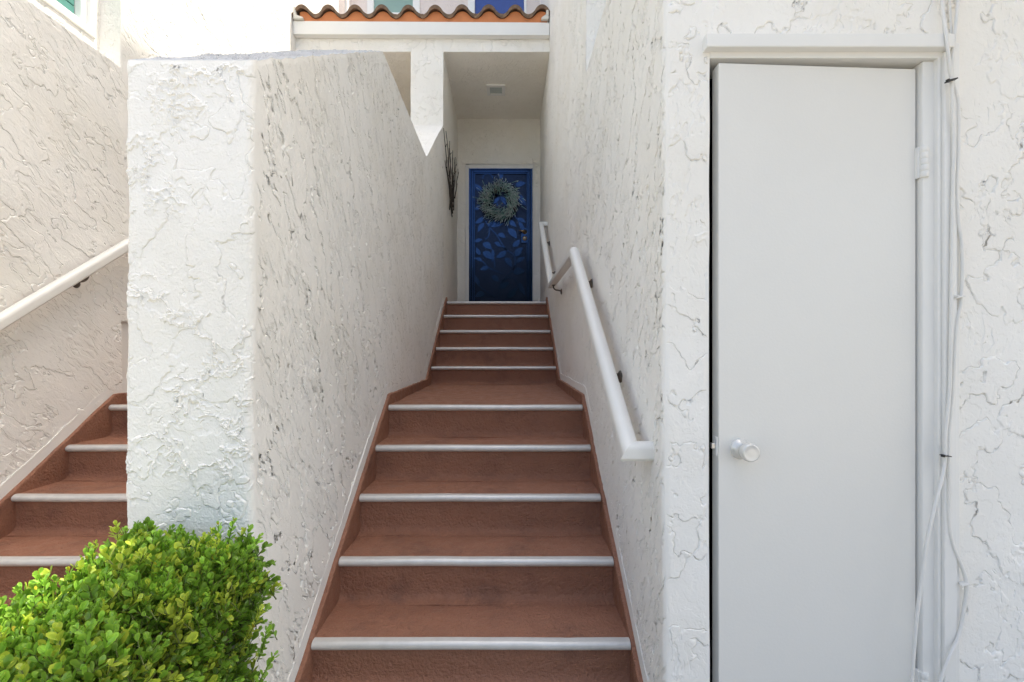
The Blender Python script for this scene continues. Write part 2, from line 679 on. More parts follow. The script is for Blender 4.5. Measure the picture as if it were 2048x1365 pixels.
# porch part of the dividing wall
wall_y('porch_pier', YB, XP, XL, 3.55, 4.78, M['st_util'], div, h=.007, e=(1, 1, 0, 0))
wall_x('porch_side', XL, persp_y(YB, YD + .01, XL, 1.7), 1.55, ZC + .03, M['st_porch'], div, 1, .007, e=(1, 0, 0, 0))
wall_x('porch_side', XP, lin(YB, YD, .03), 1.55, ZC + .03, M['st_porch'], div, -1, .03, e=(1, 0, 0, 0))

# ------------------------------------------------------------------ townhouse
house = empty('townhouse', (1.2, YU, 0), 'white stucco townhouse with utility door, recessed porch and orange tiled porch roof', 'house')

# right side wall + corner strip of the utility wall in one skin
rr = .016
JX0, JX1 = .607, 1.278             # utility door opening
HEAD = 2.127
ys = persp_y(YU + rr, YC, XR, 1.0, .003)
pathx = [XR] * len(ys)
pathy = list(ys[::-1])
for k in range(1, 7):
    a = math.pi + k / 6 * math.pi / 2
    pathx.append(XR + rr + rr * math.cos(a)); pathy.append(YU + rr + rr * math.sin(a))
nside = len(pathx) - 3
for x in lin(XR + rr, JX0, .004)[1:]:
    pathx.append(x); pathy.append(YU)
pathx, pathy = np.array(pathx), np.array(pathy)
zt_ = np.full(len(pathx), 2.89)
zb_ = np.where(pathx <= XR + 1e-6, [stair_low(y) for y in pathy], -.05)


def path_grid2(name, sl, mat, h, want, ee):
    nv = int((zt_[sl] - zb_[sl]).max() / h)
    t = np.linspace(0, 1, nv)
    Z = zb_[sl][:, None] + (zt_[sl] - zb_[sl])[:, None] * t[None]
    P = np.stack([np.repeat(pathx[sl][:, None], nv, 1), np.repeat(pathy[sl][:, None], nv, 1), Z], -1)
    s = np.concatenate([[0], np.cumsum(np.hypot(np.diff(pathx[sl]), np.diff(pathy[sl])))])
    return grid(name, P, mat, house, want, fade(len(s), nv, s, Z, ee, .015))


path_grid2('wall', slice(0, nside + 1), M['st_right'], .0036, (-1, 0, 0), (0, 1, 0, 1))
path_grid2('wall', slice(nside, None), M['st_util'], .0045, (0, -1, 0), (1, 1, 0, 1))
wall_x('wall', XR, persp_y(YC, YD + .01, XR, 1.2), stair_low, 5.3, M['st_right'], house, -1, .0065, e=(0, 0, 0, 0))
wall_x('wall', XR, lin(YC, YD + .01, .05), 5.3, 10.14, M['st_right'], house, -1, .05, e=(0, 0, 0, 0))
wall_y('wall', YC, XR, 3.0, 2.86, 4.2, M['st_util'], house, h=.012, e=(1, 1, 0, 0))
# utility wall above and right of the door
wall_y('wall', YU, JX0, 1.322, HEAD + .03, 2.89, M['st_util'], house, h=.0045, e=(1, 0, 0, 1))
wall_y('wall', YU, 1.322, 1.72, -.05, 2.89, M['st_util'], house, h=.0036, e=(0, 0, 0, 1))
wall_y('wall', YU, 1.72, 6.0, -.05, 2.89, M['st_util'], house, h=.03, e=(0, 0, 0, 1))
# solid mass behind the stucco skins
box('wall', XR + .03, 6.0, YC + .03, 9.0, -.1, 10.12, M['smooth'], house)
box('added_shade_storey', .75, 1.75, 1.55, 9.02, 2.90, 10.8, M['smooth'], house)  # unseen storey added to keep sun off the dividing wall
box('added_shade_bay', 1.70, 6.02, -1.6, 1.549, 3.25, 6.97, M['smooth'], house)  # unseen bay added to throw shade over the hedge
box('deck', XR + .012, 6.0, YU + .012, YC + .05, 2.78, 2.882, M['smooth'], house)
box('wall', XR + .02, XR + .10, YU + .03, YC + .05, -.1, 2.79, M['smooth'], house)
box('wall', 1.36, 6.0, YU + .025, YC + .05, -.1, 2.79, M['smooth'], house)
box('closet_wall', XR + .10, 1.36, 2.0, 2.06, -.1, 2.79, M['dark'], house)
box('closet_wall', XR + .101, XR + .106, YU + .03, 2.0, -.1, 2.79, M['dark'], house)
box('closet_wall', 1.352, 1.358, YU + .03, 2.0, -.1, 2.79, M['dark'], house)
box('wall', JX0 + .001, 1.35, YU + .02, YU + .12, HEAD + .01, 2.79, M['smooth'], house)

# left side: low wall, window wall, tall wall
wall_x('wall', XLL, lin(.6, 2.15, .05), -.05, 2.985, M['st_left'], house, 1, .05, e=(0, 0, 0, 1))
wall_x('wall', XLL, persp_y(2.15, 2.91, XLL, 2.0, .0034, .01), lambda y: stair_low(y) - .05, 2.985, M['st_left'], house, 1, .0043, e=(0, 0, 0, 1))
wall_z('ledge', 2.985, -2.60, XLL, .6, 2.91, M['st_left'], house, 1, .02)
wall_x('wall', XLL, persp_y(2.90, YD, XLL, 2.6, .004, .03), lambda y: 1.4, 5.2, M['st_left'], house, 1, .0065, e=(1, 0, 0, 0))
wall_x('wall', XLL, lin(2.90, YD, .05), 5.2, 6.3, M['st_left'], house, 1, .05, e=(1, 0, 0, 0))
wall_y('wall', 2.90, -2.56, XLL, 2.95, 4.6, M['st_left'], house, h=.006, e=(1, 1, 0, 0))
XW = -2.55
wall_x('wall', XW, lin(.6, 2.90, .008), 2.96, 3.135, M['st_util'], house, 1, .006, e=(0, 0, 0, 0))
wall_x('wall', XW, lin(2.868, 2.90, .008), 3.135, 4.6, M['st_util'], house, 1, .008, e=(0, 0, 0, 0))
box('wall', -6, XLL - .02, 2.92, 9, -.1, 6.3, M['smooth'], house)
box('wall', -6, XLL - .02, .6, 2.93, -.1, 2.96, M['smooth'], house)
box('wall', -6, XW - .10, .6, 2.93, 2.96, 6.0, M['smooth'], house)
# side window above the neighbouring stair
win = box('window', XW - .09, XW - .07, 1.30, 2.80, 3.22, 4.6, M['shutter'], house)
tag(win, 'white framed side window with green louvred shutter')
for (y0, y1, z0, z1, x0, x1) in ((1.2, 2.866, 3.137, 3.178, XW - .08, XW + .014), (2.83, 2.866, 3.178, 4.6, XW - .08, XW + .014),
                                 (1.2, 2.83, 3.178, 3.206, XW - .07, XW - .012), (2.792, 2.83, 3.206, 4.6, XW - .07, XW - .012)):
    box('frame', x0, x1, y0, y1, z0, z1, M['white'], win, .004)
for k in range(9):
    box('louvre', XW - .068, XW - .05, 1.3, 2.79, 3.208 + k * .075, 3.208 + k * .075 + .07, M['shutter'], win, .004,
        )

# porch: back walls, ceilings, beam
DX0, DX1, DZ1 = -.570, .358, 3.846
wall_y('wall', YD, XL - .01, DX0 - .055, 1.6, ZC + .02, M['st_porch'], house, h=.009, e=(0, 0, 0, 0))
wall_y('wall', YD, DX1 + .022, XR + .01, 1.6, ZC + .02, M['st_porch'], house, h=.009, e=(0, 0, 0, 0))
wall_y('wall', YD, DX0 - .055, DX1 + .022, DZ1 + .062, ZC + .02, M['st_porch'], house, h=.009, e=(0, 0, 0, 0))
box('door_reveal', DX0 - .056, DX0 - .002, YD + .012, YD + .12, 1.6, DZ1 + .06, M['smooth'], house, .006)
box('door_reveal', DX1 + .002, DX1 + .024, YD + .012, YD + .12, 1.6, DZ1 + .06, M['smooth'], house, .006)
box('door_reveal', DX0 - .002, DX1 + .002, YD + .012, YD + .12, DZ1 + .002, DZ1 + .07, M['smooth'], house, .006)
wall_y('wall', YD, XLL, XP, 1.6, ZC + .02, M['st_porch'], house, h=.02, e=(0, 0, 0, 0))
zc = lambda y: ZC - .02 * (y - YB)
wall_z('porch_ceiling', zc, XL - .01, XR + .01, YB, YD + .01, M['st_porch'], house, -1, .009, e=(0, 0, 1, 0))
wall_z('porch_ceiling', zc, XLL - .01, XP + .01, YB, YD + .01, M['st_porch'], house, -1, .012, e=(0, 0, 1, 0))
wall_y('beam', YB, XLL, XP, ZC, 4.78, M['st_util'], house, h=.008, e=(0, 0, 1, 0))
wall_y('beam', YB, XL, XR, ZC, 4.78, M['st_util'], house, h=.008, e=(0, 0, 1, 0))
box('wall', XLL - .05, XR + .05, YB + .06, YD + .3, ZC + .06, 5.0, M['smooth'], house)
box('wall', XLL - .05, XR + .05, YD + .12, YD + .5, -.1, 7.4, M['smooth'], house)
# trim board under the tiles
tb = prism('fascia_board', [(XLL + .005, 4.752), (XR - .003, 4.738), (XR - .003, 4.882), (XLL + .005, 4.900)], 'y', YB - .075, YB - .004, M['white'], house, .004)
# roof with separate clay tiles
roof = box('porch_roof', XLL + .06, XR - .05, YB + .02, YD, 4.885, 4.91, M['mortar'], house,
           mx=Matrix.Translation((0, YB, 4.89)) @ Matrix.Rotation(R(17), 4, 'X') @ Matrix.Translation((0, -YB, -4.89)))
tag(roof, 'porch roof of S-shaped weathered clay tiles on orange mortar')
pitch = .3027
tile_me = None


def tile_mesh():
    n, L, th = 20, .40, .024
    prof = []
    for i in range(n + 1):
        t = i / n
        x = (t - .5) * pitch * 1.07
        u = (x / pitch) % 1.0
        z = .047 * math.copysign(abs(math.cos(2 * math.pi * x / pitch)) ** .75, math.cos(2 * math.pi * x / pitch))
        prof.append((x, z))
    bm = bmesh.new()
    rings = []
    for (y, dz) in ((0, 0), (L, 0)):
        top = [bm.verts.new((x, y, z + th)) for x, z in prof]
        bot = [bm.verts.new((x * (1 - .0), y, z - th * .5)) for x, z in prof]
        rings.append((top, bot))
    (t0, b0), (t1, b1) = rings
    for i in range(n):
        bm.faces.new((t0[i], t0[i + 1], t1[i + 1], t1[i]))
        bm.faces.new((b0[i + 1], b0[i], b1[i], b1[i + 1]))
        bm.faces.new((b0[i], b0[i + 1], t0[i + 1], t0[i]))
        bm.faces.new((t1[i], t1[i + 1], b1[i + 1], b1[i]))
    bm.faces.new((b0[0], t0[0], t1[0], b1[0]))
    bm.faces.new((t0[n], b0[n], b1[n], t1[n]))
    bmesh.ops.recalc_face_normals(bm, faces=bm.faces)
    me = bpy.data.meshes.new('tile')
    bm.to_mesh(me)
    bm.free()
    me.materials.append(M['tile'])
    return me


tile_me = tile_mesh()
X0 = (657 - 1016) / F * (YB - .1)
for row in range(4):
    for i in range(-1, 9):
        x = X0 + i * .2985
        if i == -1 and x - .1 < XLL - .08:
            pass
        o = bpy.data.objects.new('tile', tile_me)
        col.objects.link(o)
        o.parent = roof
        o.location = Vector((x, YB - .10 + row * .33, 4.985 + row * .100 + rng.normal(0, .0025)))
        o.rotation_euler = (R(17) + rng.normal(0, .008), rng.normal(0, .012), rng.normal(0, .012))
# mortar closing the tile ends
mp = []
for i in range(0, 121):
    x = XLL + .075 + (XR - XLL - .105) * i / 120
    c = math.cos(2 * math.pi * (x - X0) / .2985)
    mp.append((x, 4.973 + .042 * math.copysign(abs(c) ** .75, c)))
prism('mortar', [(XLL + .075, 4.884)] + mp + [(XR - .03, 4.884)], 'y', YB - .062, YB + .05, M['mortar'], roof)
prism('flashing', [(XLL + .02, 4.905), (XLL + .13, 4.905), (XLL + .125, 4.925), (XLL + .05, 4.95), (XLL + .045, 5.04), (XLL + .02, 5.04)], 'y', YB - .105, YB - .064, M['flash'], roof, .004)
prism('flashing', [(XR - .015, 4.90), (XR - .10, 4.90), (XR - .095, 4.92), (XR - .045, 4.955), (XR - .04, 5.03), (XR - .015, 5.03)], 'y', YB - .105, YB - .064, M['flash'], roof, .004)

# upper back wall with window and pane painted with a blue sky reflection
UY = YD
wx = lambda p: (p - 1016) / F * UY
wall_y('upper_wall', UY, XLL, wx(735), 5.0, 7.3, M['st_pink'], house, h=.012, e=(0, 0, 0, 0))
wall_y('upper_wall', UY, wx(840), wx(937), 5.0, 7.3, M['st_pink'], house, h=.012, e=(0, 0, 0, 0))
wall_y('upper_wall', UY, wx(1052), XR + .01, 5.0, 7.3, M['st_pink'], house, h=.012, e=(0, 0, 0, 0))
wall_y('upper_pilaster', UY - .16, XLL + .0, wx(697) - .0, 5.0, 7.3, M['st_pink'], house, h=.012, e=(0, 1, 0, 0))
box('upper_pilaster', XLL, wx(697) + .03, UY - .145, UY + .02, 5.0, 7.3, M['smooth'], house)
uw = box('window', wx(735), wx(840), UY + .03, UY + .05, 5.9, 7.3, M['shutter2'], house)
tag(uw, 'white framed window with pale green louvres above tiled porch roof')
for (a, b_) in ((735, 748), (826, 840)):
    box('frame', wx(a), wx(b_), UY - .02, UY + .06, 5.9, 7.3, M['white'], uw, .006)
box('frame', wx(748), wx(826), UY - .018, UY + .058, 5.98, 6.115, M['white'], uw, .006)
for k in range(8):
    z = 6.12 + k * .105
    box('louvre', wx(748), wx(826), -.008, .008, -.048, .048, M['shutter2'], uw, .003,
        mx=Matrix.Translation((0, UY + .012, z + .05)) @ Matrix.Rotation(R(18), 4, 'X'))
uw2 = box('window', wx(950), wx(1048), UY + .012, UY + .024, 5.9, 7.3, M['sky_tint_pane'], house)
tag(uw2, 'pane with sky reflection painted in deep blue above the tiled porch roof')
for (a, b_) in ((936, 949.8), (1048.2, 1053)):
    box('frame', wx(a), wx(b_), UY - .02, UY + .06, 5.9, 7.3, M['white'], uw2, .006)

# ------------------------------------------------------------------ entry door
EY = YD + .05
dpx = lambda x, y: ((x - 1016) / F * EY, EYE - (y - 693) / F * EY)
DX0e, DX1e = dpx(938, 0)[0], dpx(1065, 0)[0]
DZe = dpx(0, 337)[1]
door = box('entry_door', DX0e, DX1e, EY, EY + .03, ZTOP, DZe, M['navy_mesh'], house)
tag(door, 'navy metal security door with raised leaf and vine relief')


def frame_ring(name, i0, i1, y0, y1, mat, parent):
    bm = bmesh.new()
    a0, a1, b1, t0 = DX0e + i0, DX1e - i0, DZe - i0, ZTOP + .003
    c0, c1, d1 = DX0e + i1, DX1e - i1, DZe - i1
    add_box(bm, a0, c0, y0, y1, t0, b1)
    add_box(bm, c1, a1, y0, y1, t0, b1)
    add_box(bm, c0, c1, y0, y1, d1, b1)
    add_box(bm, c0, c1, y0, y1, t0, t0 + (i1 - i0))
    bmesh.ops.bevel(bm, geom=bm.edges[:], offset=.003, segments=1, affect='EDGES')
    return bm_obj(name, bm, mat, parent)


frame_ring('door_frame', 0.0, .032, EY - .035, EY - .001, M['navy'], door)
frame_ring('door_frame', .040, .066, EY - .028, EY - .001, M['navy'], door)
frame_ring('door_frame', .068, .088, EY - .020, EY - .001, M['navy'], door)
c2 = lambda x, y: (920 + x / 8.53, 320 + y / 8.53)
c3 = lambda x, y: (920 + x / 8.53, 460 + y / 8.53)
leaves = [(c2, 940, 450, 1130, 400, 110, 1), (c2, 375, 530, 255, 410, 105, 1), (c2, 1010, 600, 1130, 790, 120, -1), (c2, 350, 780, 250, 850, 80, 1),
          (c2, 400, 990, 250, 1090, 95, 1), (c2, 410, 1080, 305, 1240, 95, -1), (c2, 815, 1040, 960, 1150, 100, 1), (c2, 820, 1180, 970, 1350, 135, 1),
          (c2, 985, 1000, 1125, 1080, 80, 1), (c2, 1005, 1060, 1110, 1190, 80, -1), (c2, 540, 640, 660, 570, 62, 1), (c2, 690, 640, 805, 785, 100, 1),
          (c2, 690, 640, 560, 765, 70, -1), (c2, 650, 1270, 775, 1335, 100, 1), (c2, 470, 1110, 750, 1100, 150, 1),
          (c3, 390, 230, 545, 335, 130, 1), (c3, 345, 430, 280, 300, 90, 1), (c3, 390, 380, 555, 515, 140, 1), (c3, 790, 365, 610, 480, 120, 1),
          (c3, 770, 480, 885, 645, 120, 1), (c3, 945, 460, 1070, 305, 130, 1), (c3, 960, 560, 1120, 465, 90, 1), (c3, 905, 735, 1120, 710, 150, 1),
          (c3, 380, 535, 250, 485, 80, -1), (c3, 485, 650, 335, 690, 95, -1), (c3, 545, 785, 660, 895, 110, 1), (c3, 690, 1010, 850, 890, 115, 1),
          (c3, 335, 935, 250, 770, 95, 1), (c3, 425, 1085, 250, 1150, 120, -1), (c3, 830, 1170, 985, 985, 130, 1), (c3, 1010, 900, 1120, 1130, 100, -1),
          (c3, 595, 215, 700, 280, 70, 1), (c3, 900, 290, 1020, 165, 110, -1), (c3, 250, 205, 390, 170, 80, 1), (c3, 560, 330, 545, 560, 70, 1)]
ZB_ = ZTOP + .03
for (cf, x0, y0, x1, y1, w, sg) in leaves:
    A = Vector(dpx(*cf(x0, y0)))
    B = Vector(dpx(*cf(x1, y1)))
    W = w / 8.53 / F * EY * .92
    ax = B - A
    pn = Vector((-ax.y, ax.x)).normalized()
    out = []
    n = 9
    for s_ in (1, -1):
        ts = [i / n for i in range(0, n + 1)] if s_ == 1 else [i / n for i in range(n - 1, 0, -1)]
        for t in ts:
            wid = W * .5 * (math.sin(math.pi * t ** .85) ** .9) * (1 - .25 * t)
            bend = .12 * W * math.sin(math.pi * t) * sg
            p = A + ax * t + pn * (s_ * wid + bend)
            out.append((min(max(p.x, DX0e + .09), DX1e - .09), max(p.y, ZB_)))
    d_ = random.uniform(.007, .016)
    prism('leaf_relief', out, 'y', EY - d_, EY - .001, M['navy'], door)
vines = [[c2(420, 1020), c2(500, 1150), c2(620, 1280), c3(650, 130), c3(720, 250), c3(800, 350), c3(915, 430), c3(940, 540), c3(900, 690), c3(820, 780), c3(710, 900), c3(670, 1000), c3(660, 1180)],
         [c2(920, 950), c2(1000, 1050), c2(1040, 1180)], [c2(790, 1060), c2(815, 1150), c2(850, 1230)], [c2(500, 1170), c2(490, 1300), c3(430, 170)],
         [c3(250, 490), c3(380, 540), c3(480, 640), c3(600, 700), c3(740, 760)], [c3(555, 340), c3(580, 500), c3(595, 650)],
         [c3(280, 910), c3(400, 1020), c3(480, 1070), c3(610, 1165)],
         [c3(690, 960), c3(740, 870), c3(830, 820), c3(920, 840), c3(978, 920), c3(985, 980), c3(880, 1040), c3(820, 1120), c3(805, 1190)],
         [c2(640, 790), c2(630, 700), c2(700, 630)], [c2(560, 320), c2(530, 265), c2(470, 245), c2(410, 270), c2(385, 330)],
         [c3(590, 220), c3(650, 280), c3(720, 285), c3(800, 350)], [c3(960, 560), c3(900, 690)]]
for v in vines:
    pts = spline([(*dpx(*p), 0) for p in v], 6)
    L_, R_ = [], []
    for i, p in enumerate(pts):
        d_ = (pts[min(i + 1, len(pts) - 1)] - pts[max(0, i - 1)]).normalized()
        nn = Vector((-d_.y, d_.x, 0)) * .0065
        L_.append(((p + nn).x, max((p + nn).y, ZB_)))
        R_.append(((p - nn).x, max((p - nn).y, ZB_)))
    bm = bmesh.new()
    q = [[bm.verts.new((a[0], yy, a[1])) for a in S] for S in (L_, R_) for yy in (EY - .012, EY - .001)]
    for i in range(len(pts) - 1):
        bm.faces.new((q[0][i], q[0][i + 1], q[2][i + 1], q[2][i]))
        bm.faces.new((q[0][i], q[1][i], q[1][i + 1], q[0][i + 1]))
        bm.faces.new((q[2][i], q[2][i + 1], q[3][i + 1], q[3][i]))
    bm_obj('vine_relief', bm, M['navy'], door)
a = dpx(*c2(640, 255)); b_ = dpx(*c2(740, 255)); c = dpx(*c2(720, 330)); d_ = dpx(*c2(680, 330))
prism('leaf_relief', [a, b_, c, d_], 'y', EY - .012, EY - .001, M['navy'], door)
hx, hz = dpx(1049.5, 465)
lx, lz = dpx(1049.5, 478)
box('lock_plate', dpx(1042, 0)[0], dpx(1056.5, 0)[0], EY - .022, EY - .002, dpx(0, 487)[1], dpx(0, 457)[1], M['navy'], door, .004)
lathe('lever_rose', [(0, .034), (.006, .033), (.012, .026), (.03, .012), (.05, .012)], (hx, EY - .022, hz), (0, -1, 0), M['brass'], door)
tube('lever', [(hx, EY - .065, hz), (hx - .03, EY - .068, hz + .002), (hx - .085, EY - .066, hz + .006)], [.011, .010, .007], M['brass'], door, 10)
lathe('deadbolt', [(0, .034), (.006, .034), (.016, .026), (.018, .018), (.018, 0)], (lx, EY - .022, lz), (0, -1, 0), M['brass'], door)
lathe('deadbolt_face', [(0, .019), (.004, .018), (.005, 0)], (lx, EY - .040, lz), (0, -1, 0), M['chrome'], door)

# ------------------------------------------------------------------ utility door
udoor_y = 1.432
hinge = Vector((1.256, udoor_y, 0))
ang = R(2.9)
ROT = Matrix.Translation(hinge) @ Matrix.Rotation(ang, 4, 'Z') @ Matrix.Translation(-hinge)
DW = .622
ud = box('utility_door', hinge.x - DW, hinge.x, udoor_y, udoor_y + .042, .012, 2.097, M['door_paint'], house, .0025, mx=ROT)
tag(ud, 'plain light grey flush utility door standing slightly ajar')
# frame: head jamb, drip cap, right jamb, stop, casing
box('door_frame', JX0 + .002, 1.318, YU - .004, YU + .11, 2.112, HEAD + .012, M['white'], house, .003)
box('drip_cap', .588, 1.322, YU - .03, YU + .012, HEAD + .002, 2.169, M['white'], house, .003)
box('door_frame', 1.262, 1.306, YU + .010, YU + .11, -.02, 2.111, M['white'], house, .003)
box('door_stop', 1.235, 1.2615, udoor_y + .055, udoor_y + .075, -.02, 2.111, M['white'], house, .002)
box('casing', 1.3065, 1.345, YU - .014, YU + .03, -.02, HEAD - .001, M['white'], house, .003)
box('casing', 1.296, 1.3064, YU - .004, YU + .03, -.02, HEAD - .001, M['white'], house, .003)
box('casing', 1.3452, 1.360, YU - .006, YU + .03, -.02, HEAD + .03, M['white'], house, .003)
box('door_frame', JX0 - .012, JX0 + .003, YU + .004, YU + .11, -.02, 2.111, M['white'], house, .003)
# knob
kx, kz = .700, .934
kp = ROT @ Vector((kx, udoor_y, kz))
kd = (ROT.to_3x3() @ Vector((0, -1, 0)))
lathe('rosette', [(0, .031), (.004, .0315), (.008, .030), (.010, .026), (.013, .025), (.018, .018), (.019, .013)], kp, kd, M['knob'], ud, 36)
lathe('knob', [(.015, .0125), (.024, .0125), (.028, .019), (.034, .0245), (.045, .0265), (.056, .0265), (.060, .0255), (.0612, .0238), (.0618, .022), (.0612, .0205), (.0614, .010), (.0615, 0)], kp, kd, M['knob'], ud, 36)
lp = ROT @ Vector((hinge.x - DW, udoor_y + .02, kz + .006))
box('latch_plate', lp.x - .003, lp.x + .001, lp.y - .013, lp.y + .013, lp.z - .028, lp.z + .028, M['white'], ud, .001)
box('latch_bolt', lp.x - .014, lp.x - .002, lp.y - .007, lp.y + .007, lp.z - .009, lp.z + .009, M['chrome'], ud, .002)
for hz0 in (1.757, .155):
    hg = box('hinge', hinge.x - .003, hinge.x + .010, udoor_y - .012, udoor_y + .004, hz0, hz0 + .095, M['white'], ud, .001)
    for k in range(5):
        z = hz0 + k * .019
        lathe('knuckle', [(0.0001, 0), (.0002, .0102), (.0008, .0108), (.0180, .0108), (.0187, .0102), (.0188, 0)], (hinge.x + .012, udoor_y - .016, z), (0, 0, 1), M['white'], hg, 16)

# ------------------------------------------------------------------ stairs
def bent_prism(name, prof, x0, x1, mat, parent, nx=40, jit=.0016, closed=True):
    """profile (y,z) extruded along x with many cuts and hand-made unevenness"""
    xs = np.linspace(x0, x1, nx)
    prof = np.array(prof)
    n = len(prof)
    P = np.zeros((nx, n, 3))
    P[..., 0] = xs[:, None]
    P[..., 1] = prof[None, :, 0]
    P[..., 2] = prof[None, :, 1]
    if jit:
        ph = rng.uniform(0, 6.28, 8)
        for k, (f1, f2) in enumerate(((5, 7), (11, 13), (23, 19), (41, 31))):
            P[..., 1] += jit / (k + 1) * np.sin(f1 * P[..., 0] + f2 * prof[None, :, 1] + ph[k])
            P[..., 2] += jit / (k + 1) * np.sin(f2 * P[..., 0] + f1 * prof[None, :, 0] + ph[k + 4])
    idx = np.arange(nx * n).reshape(nx, n)
    i2 = np.roll(idx, -1, 1)
    q = np.stack([idx[:-1], idx[1:], i2[1:], i2[:-1]], -1).reshape(-1, 4)
    me = bpy.data.meshes.new(name)
    me.from_pydata(P.reshape(-1, 3).tolist(), [], q.tolist() + [idx[0].tolist(), idx[-1][::-1].tolist()])
    bm = bmesh.new()
    bm.from_mesh(me)
    bmesh.ops.recalc_face_normals(bm, faces=bm.faces)
    bm.to_mesh(me)
    bm.free()
    me.polygons.foreach_set('use_smooth', np.ones(len(me.polygons), dtype=bool))
    me.set_sharp_from_angle(angle=R(50))
    return link(name, me, mat, parent)


def nosing(d, z, x0, x1, parent):
    pr = [(d + .034, z - .004), (d + .034, z + .0035), (d + .024, z + .005), (d + .012, z + .0035)]
    for k in range(8):
        a = math.pi / 2 + k / 7 * math.pi * .95
        pr.append((d + .020 + .020 * math.cos(a), z - .0135 + .0175 * math.sin(a)))
    pr += [(d + .019, z - .032), (d + .026, z - .028)]
    return bent_prism('nosing', pr, x0, x1, M['nosing'], parent, 30, .0006)


def stair(x0, x1, label, nm='staircase', full=True):
    st = empty(nm, ((x0 + x1) / 2, LOW[0][0], 0), label, 'stairs', 'red painted exterior stairs')
    steps = LOW + (UPP if full else [])
    zprev = 0.0
    for i, (d, z) in enumerate(steps):
        if i in (4, 9):
            back = (UPP[0][0] + .06) if i == 4 else YD + .2
        elif i + 1 < len(steps):
            back = steps[i + 1][0] + .06
        y = d + .024
        pr = [(y - .045, zprev + .0015), (y - .022, zprev + .005), (y - .008, zprev + .013), (y - .001, zprev + .030)]
        for t in (.3, .5, .7):
            pr.append((y - .001, zprev + .03 + (z - zprev - .05) * t))
        pr += [(y - .001, z - .012), (y + .002, z)]
        nb = max(4, int((back - y) / .06))
        for k in range(1, nb + 1):
            pr.append((y + (back - y) * k / nb, z + .002 * math.sin(k)))
        pr += [(back, z - .10), (y + .02, min(zprev - .03, z - .12)), (y - .045, zprev - .03)]
        s = bent_prism('landing' if i in (4, 9) else 'step', pr, x0 - .012, x1 + .012, M['red'], st, 60)
        nosing(d, z, x0 + .022, x1 - .022, s)
        zprev = z
    for xs in ((x0 - .006, x0 + .020), (x1 - .020, x1 + .006)):
        pr = [p for p in skirt_pts]
        low = [(p[0] + (.05 if k else 0), p[1] - .26) for k, p in enumerate(skirt_pts)][::-1]
        # dense outline so that the edge is a little uneven
        up = []
        for p, q in zip(pr[:-1], pr[1:]):
            m = max(1, int((q[0] - p[0]) / .05))
            for k in range(m):
                t = k / m
                up.append((p[0] + (q[0] - p[0]) * t, p[1] + (q[1] - p[1]) * t + rng.normal(0, .0018)))
        up.append(pr[-1])
        prism('stringer', up + low, 'x', xs[0], xs[1], M['red'], st, .006)
    return st


stair(XL, XR, 'red painted staircase with pale nosings climbing to the navy door')
stair(XLL, XP, 'red painted staircase with pale nosings behind the green hedge')


def bands(x, sgn, parent):
    """smooth plaster band above the red stringer"""
    lo = [(1.46, .0)] + skirt_pts[1:5]
    hi = [(1.44, .05), (1.60, .143), (2.815, 1.0), (4.10, 1.0), (5.40, 1.83)]
    xx = (x - .01, x + .0024) if sgn > 0 else (x - .0024, x + .01)
    up = []
    for p, q in zip(hi[:-1], hi[1:]):
        m = max(1, int((q[0] - p[0]) / .04))
        for k in range(m):
            t = k / m
            up.append((p[0] + (q[0] - p[0]) * t, p[1] + (q[1] - p[1]) * t + rng.normal(0, .003)))
    up.append(hi[-1])
    prism('plaster_band', [(a, z - .01) for a, z in lo] + up[::-1], 'x', xx[0], xx[1], M['smooth'], parent, .0)


bands(XL, 1, div)
bands(XR, -1, house)
bands(XLL, 1, house)

# ------------------------------------------------------------------ handrails
def rail_profile():
    w, h = .029, .029
    pts = [(-w + .006, -h), (w - .006, -h), (w, -h + .008), (w, .006)]
    for k in range(1, 10):
        a = k / 10 * math.pi
        pts.append((w * math.cos(a), .006 + (h - .006) * math.sin(a)))
    pts += [(-w, .006), (-w, -h + .008)]
    return pts


def sweep(name, path, mat, parent):
    path = [Vector(p) for p in path]
    prof = rail_profile()
    n = len(prof)
    V, Fc = [], []
    for i in range(len(path) - 1):
        a, b = path[i], path[i + 1]
        d = (b - a).normalized()
        s = d.cross(Vector((0, 0, 1))).normalized()
        u = s.cross(d)
        ends = []
        for j, p in ((i, a), (i + 1, b)):
            if 0 < j < len(path) - 1:
                d1 = (path[j] - path[j - 1]).normalized()
                d2 = (path[j + 1] - path[j]).normalized()
                nrm = (d1 + d2).normalized()
            else:
                nrm = d
            ring = []
            for (px_, pz_) in prof:
                q = p + s * px_ + u * pz_
                t = (p - q).dot(nrm) / d.dot(nrm)
                ring.append(q + d * t)
            ends.append(ring)
        o = len(V)
        V += [tuple(q) for q in ends[0]] + [tuple(q) for q in ends[1]]
        for k in range(n):
            Fc.append((o + k, o + (k + 1) % n, o + n + (k + 1) % n, o + n + k))
        Fc.append(tuple(o + k for k in range(n))[::-1])
        Fc.append(tuple(o + n + k for k in range(n)))
    me = bpy.data.meshes.new(name)
    me.from_pydata(V, [], Fc)
    bm = bmesh.new()
    bm.from_mesh(me)
    bmesh.ops.recalc_face_normals(bm, faces=bm.faces)
    bm.to_mesh(me)
    bm.free()
    me.polygons.foreach_set('use_smooth', np.ones(len(me.polygons), dtype=bool))
    me.set_sharp_from_angle(angle=R(35))
    return link(name, me, mat, parent)


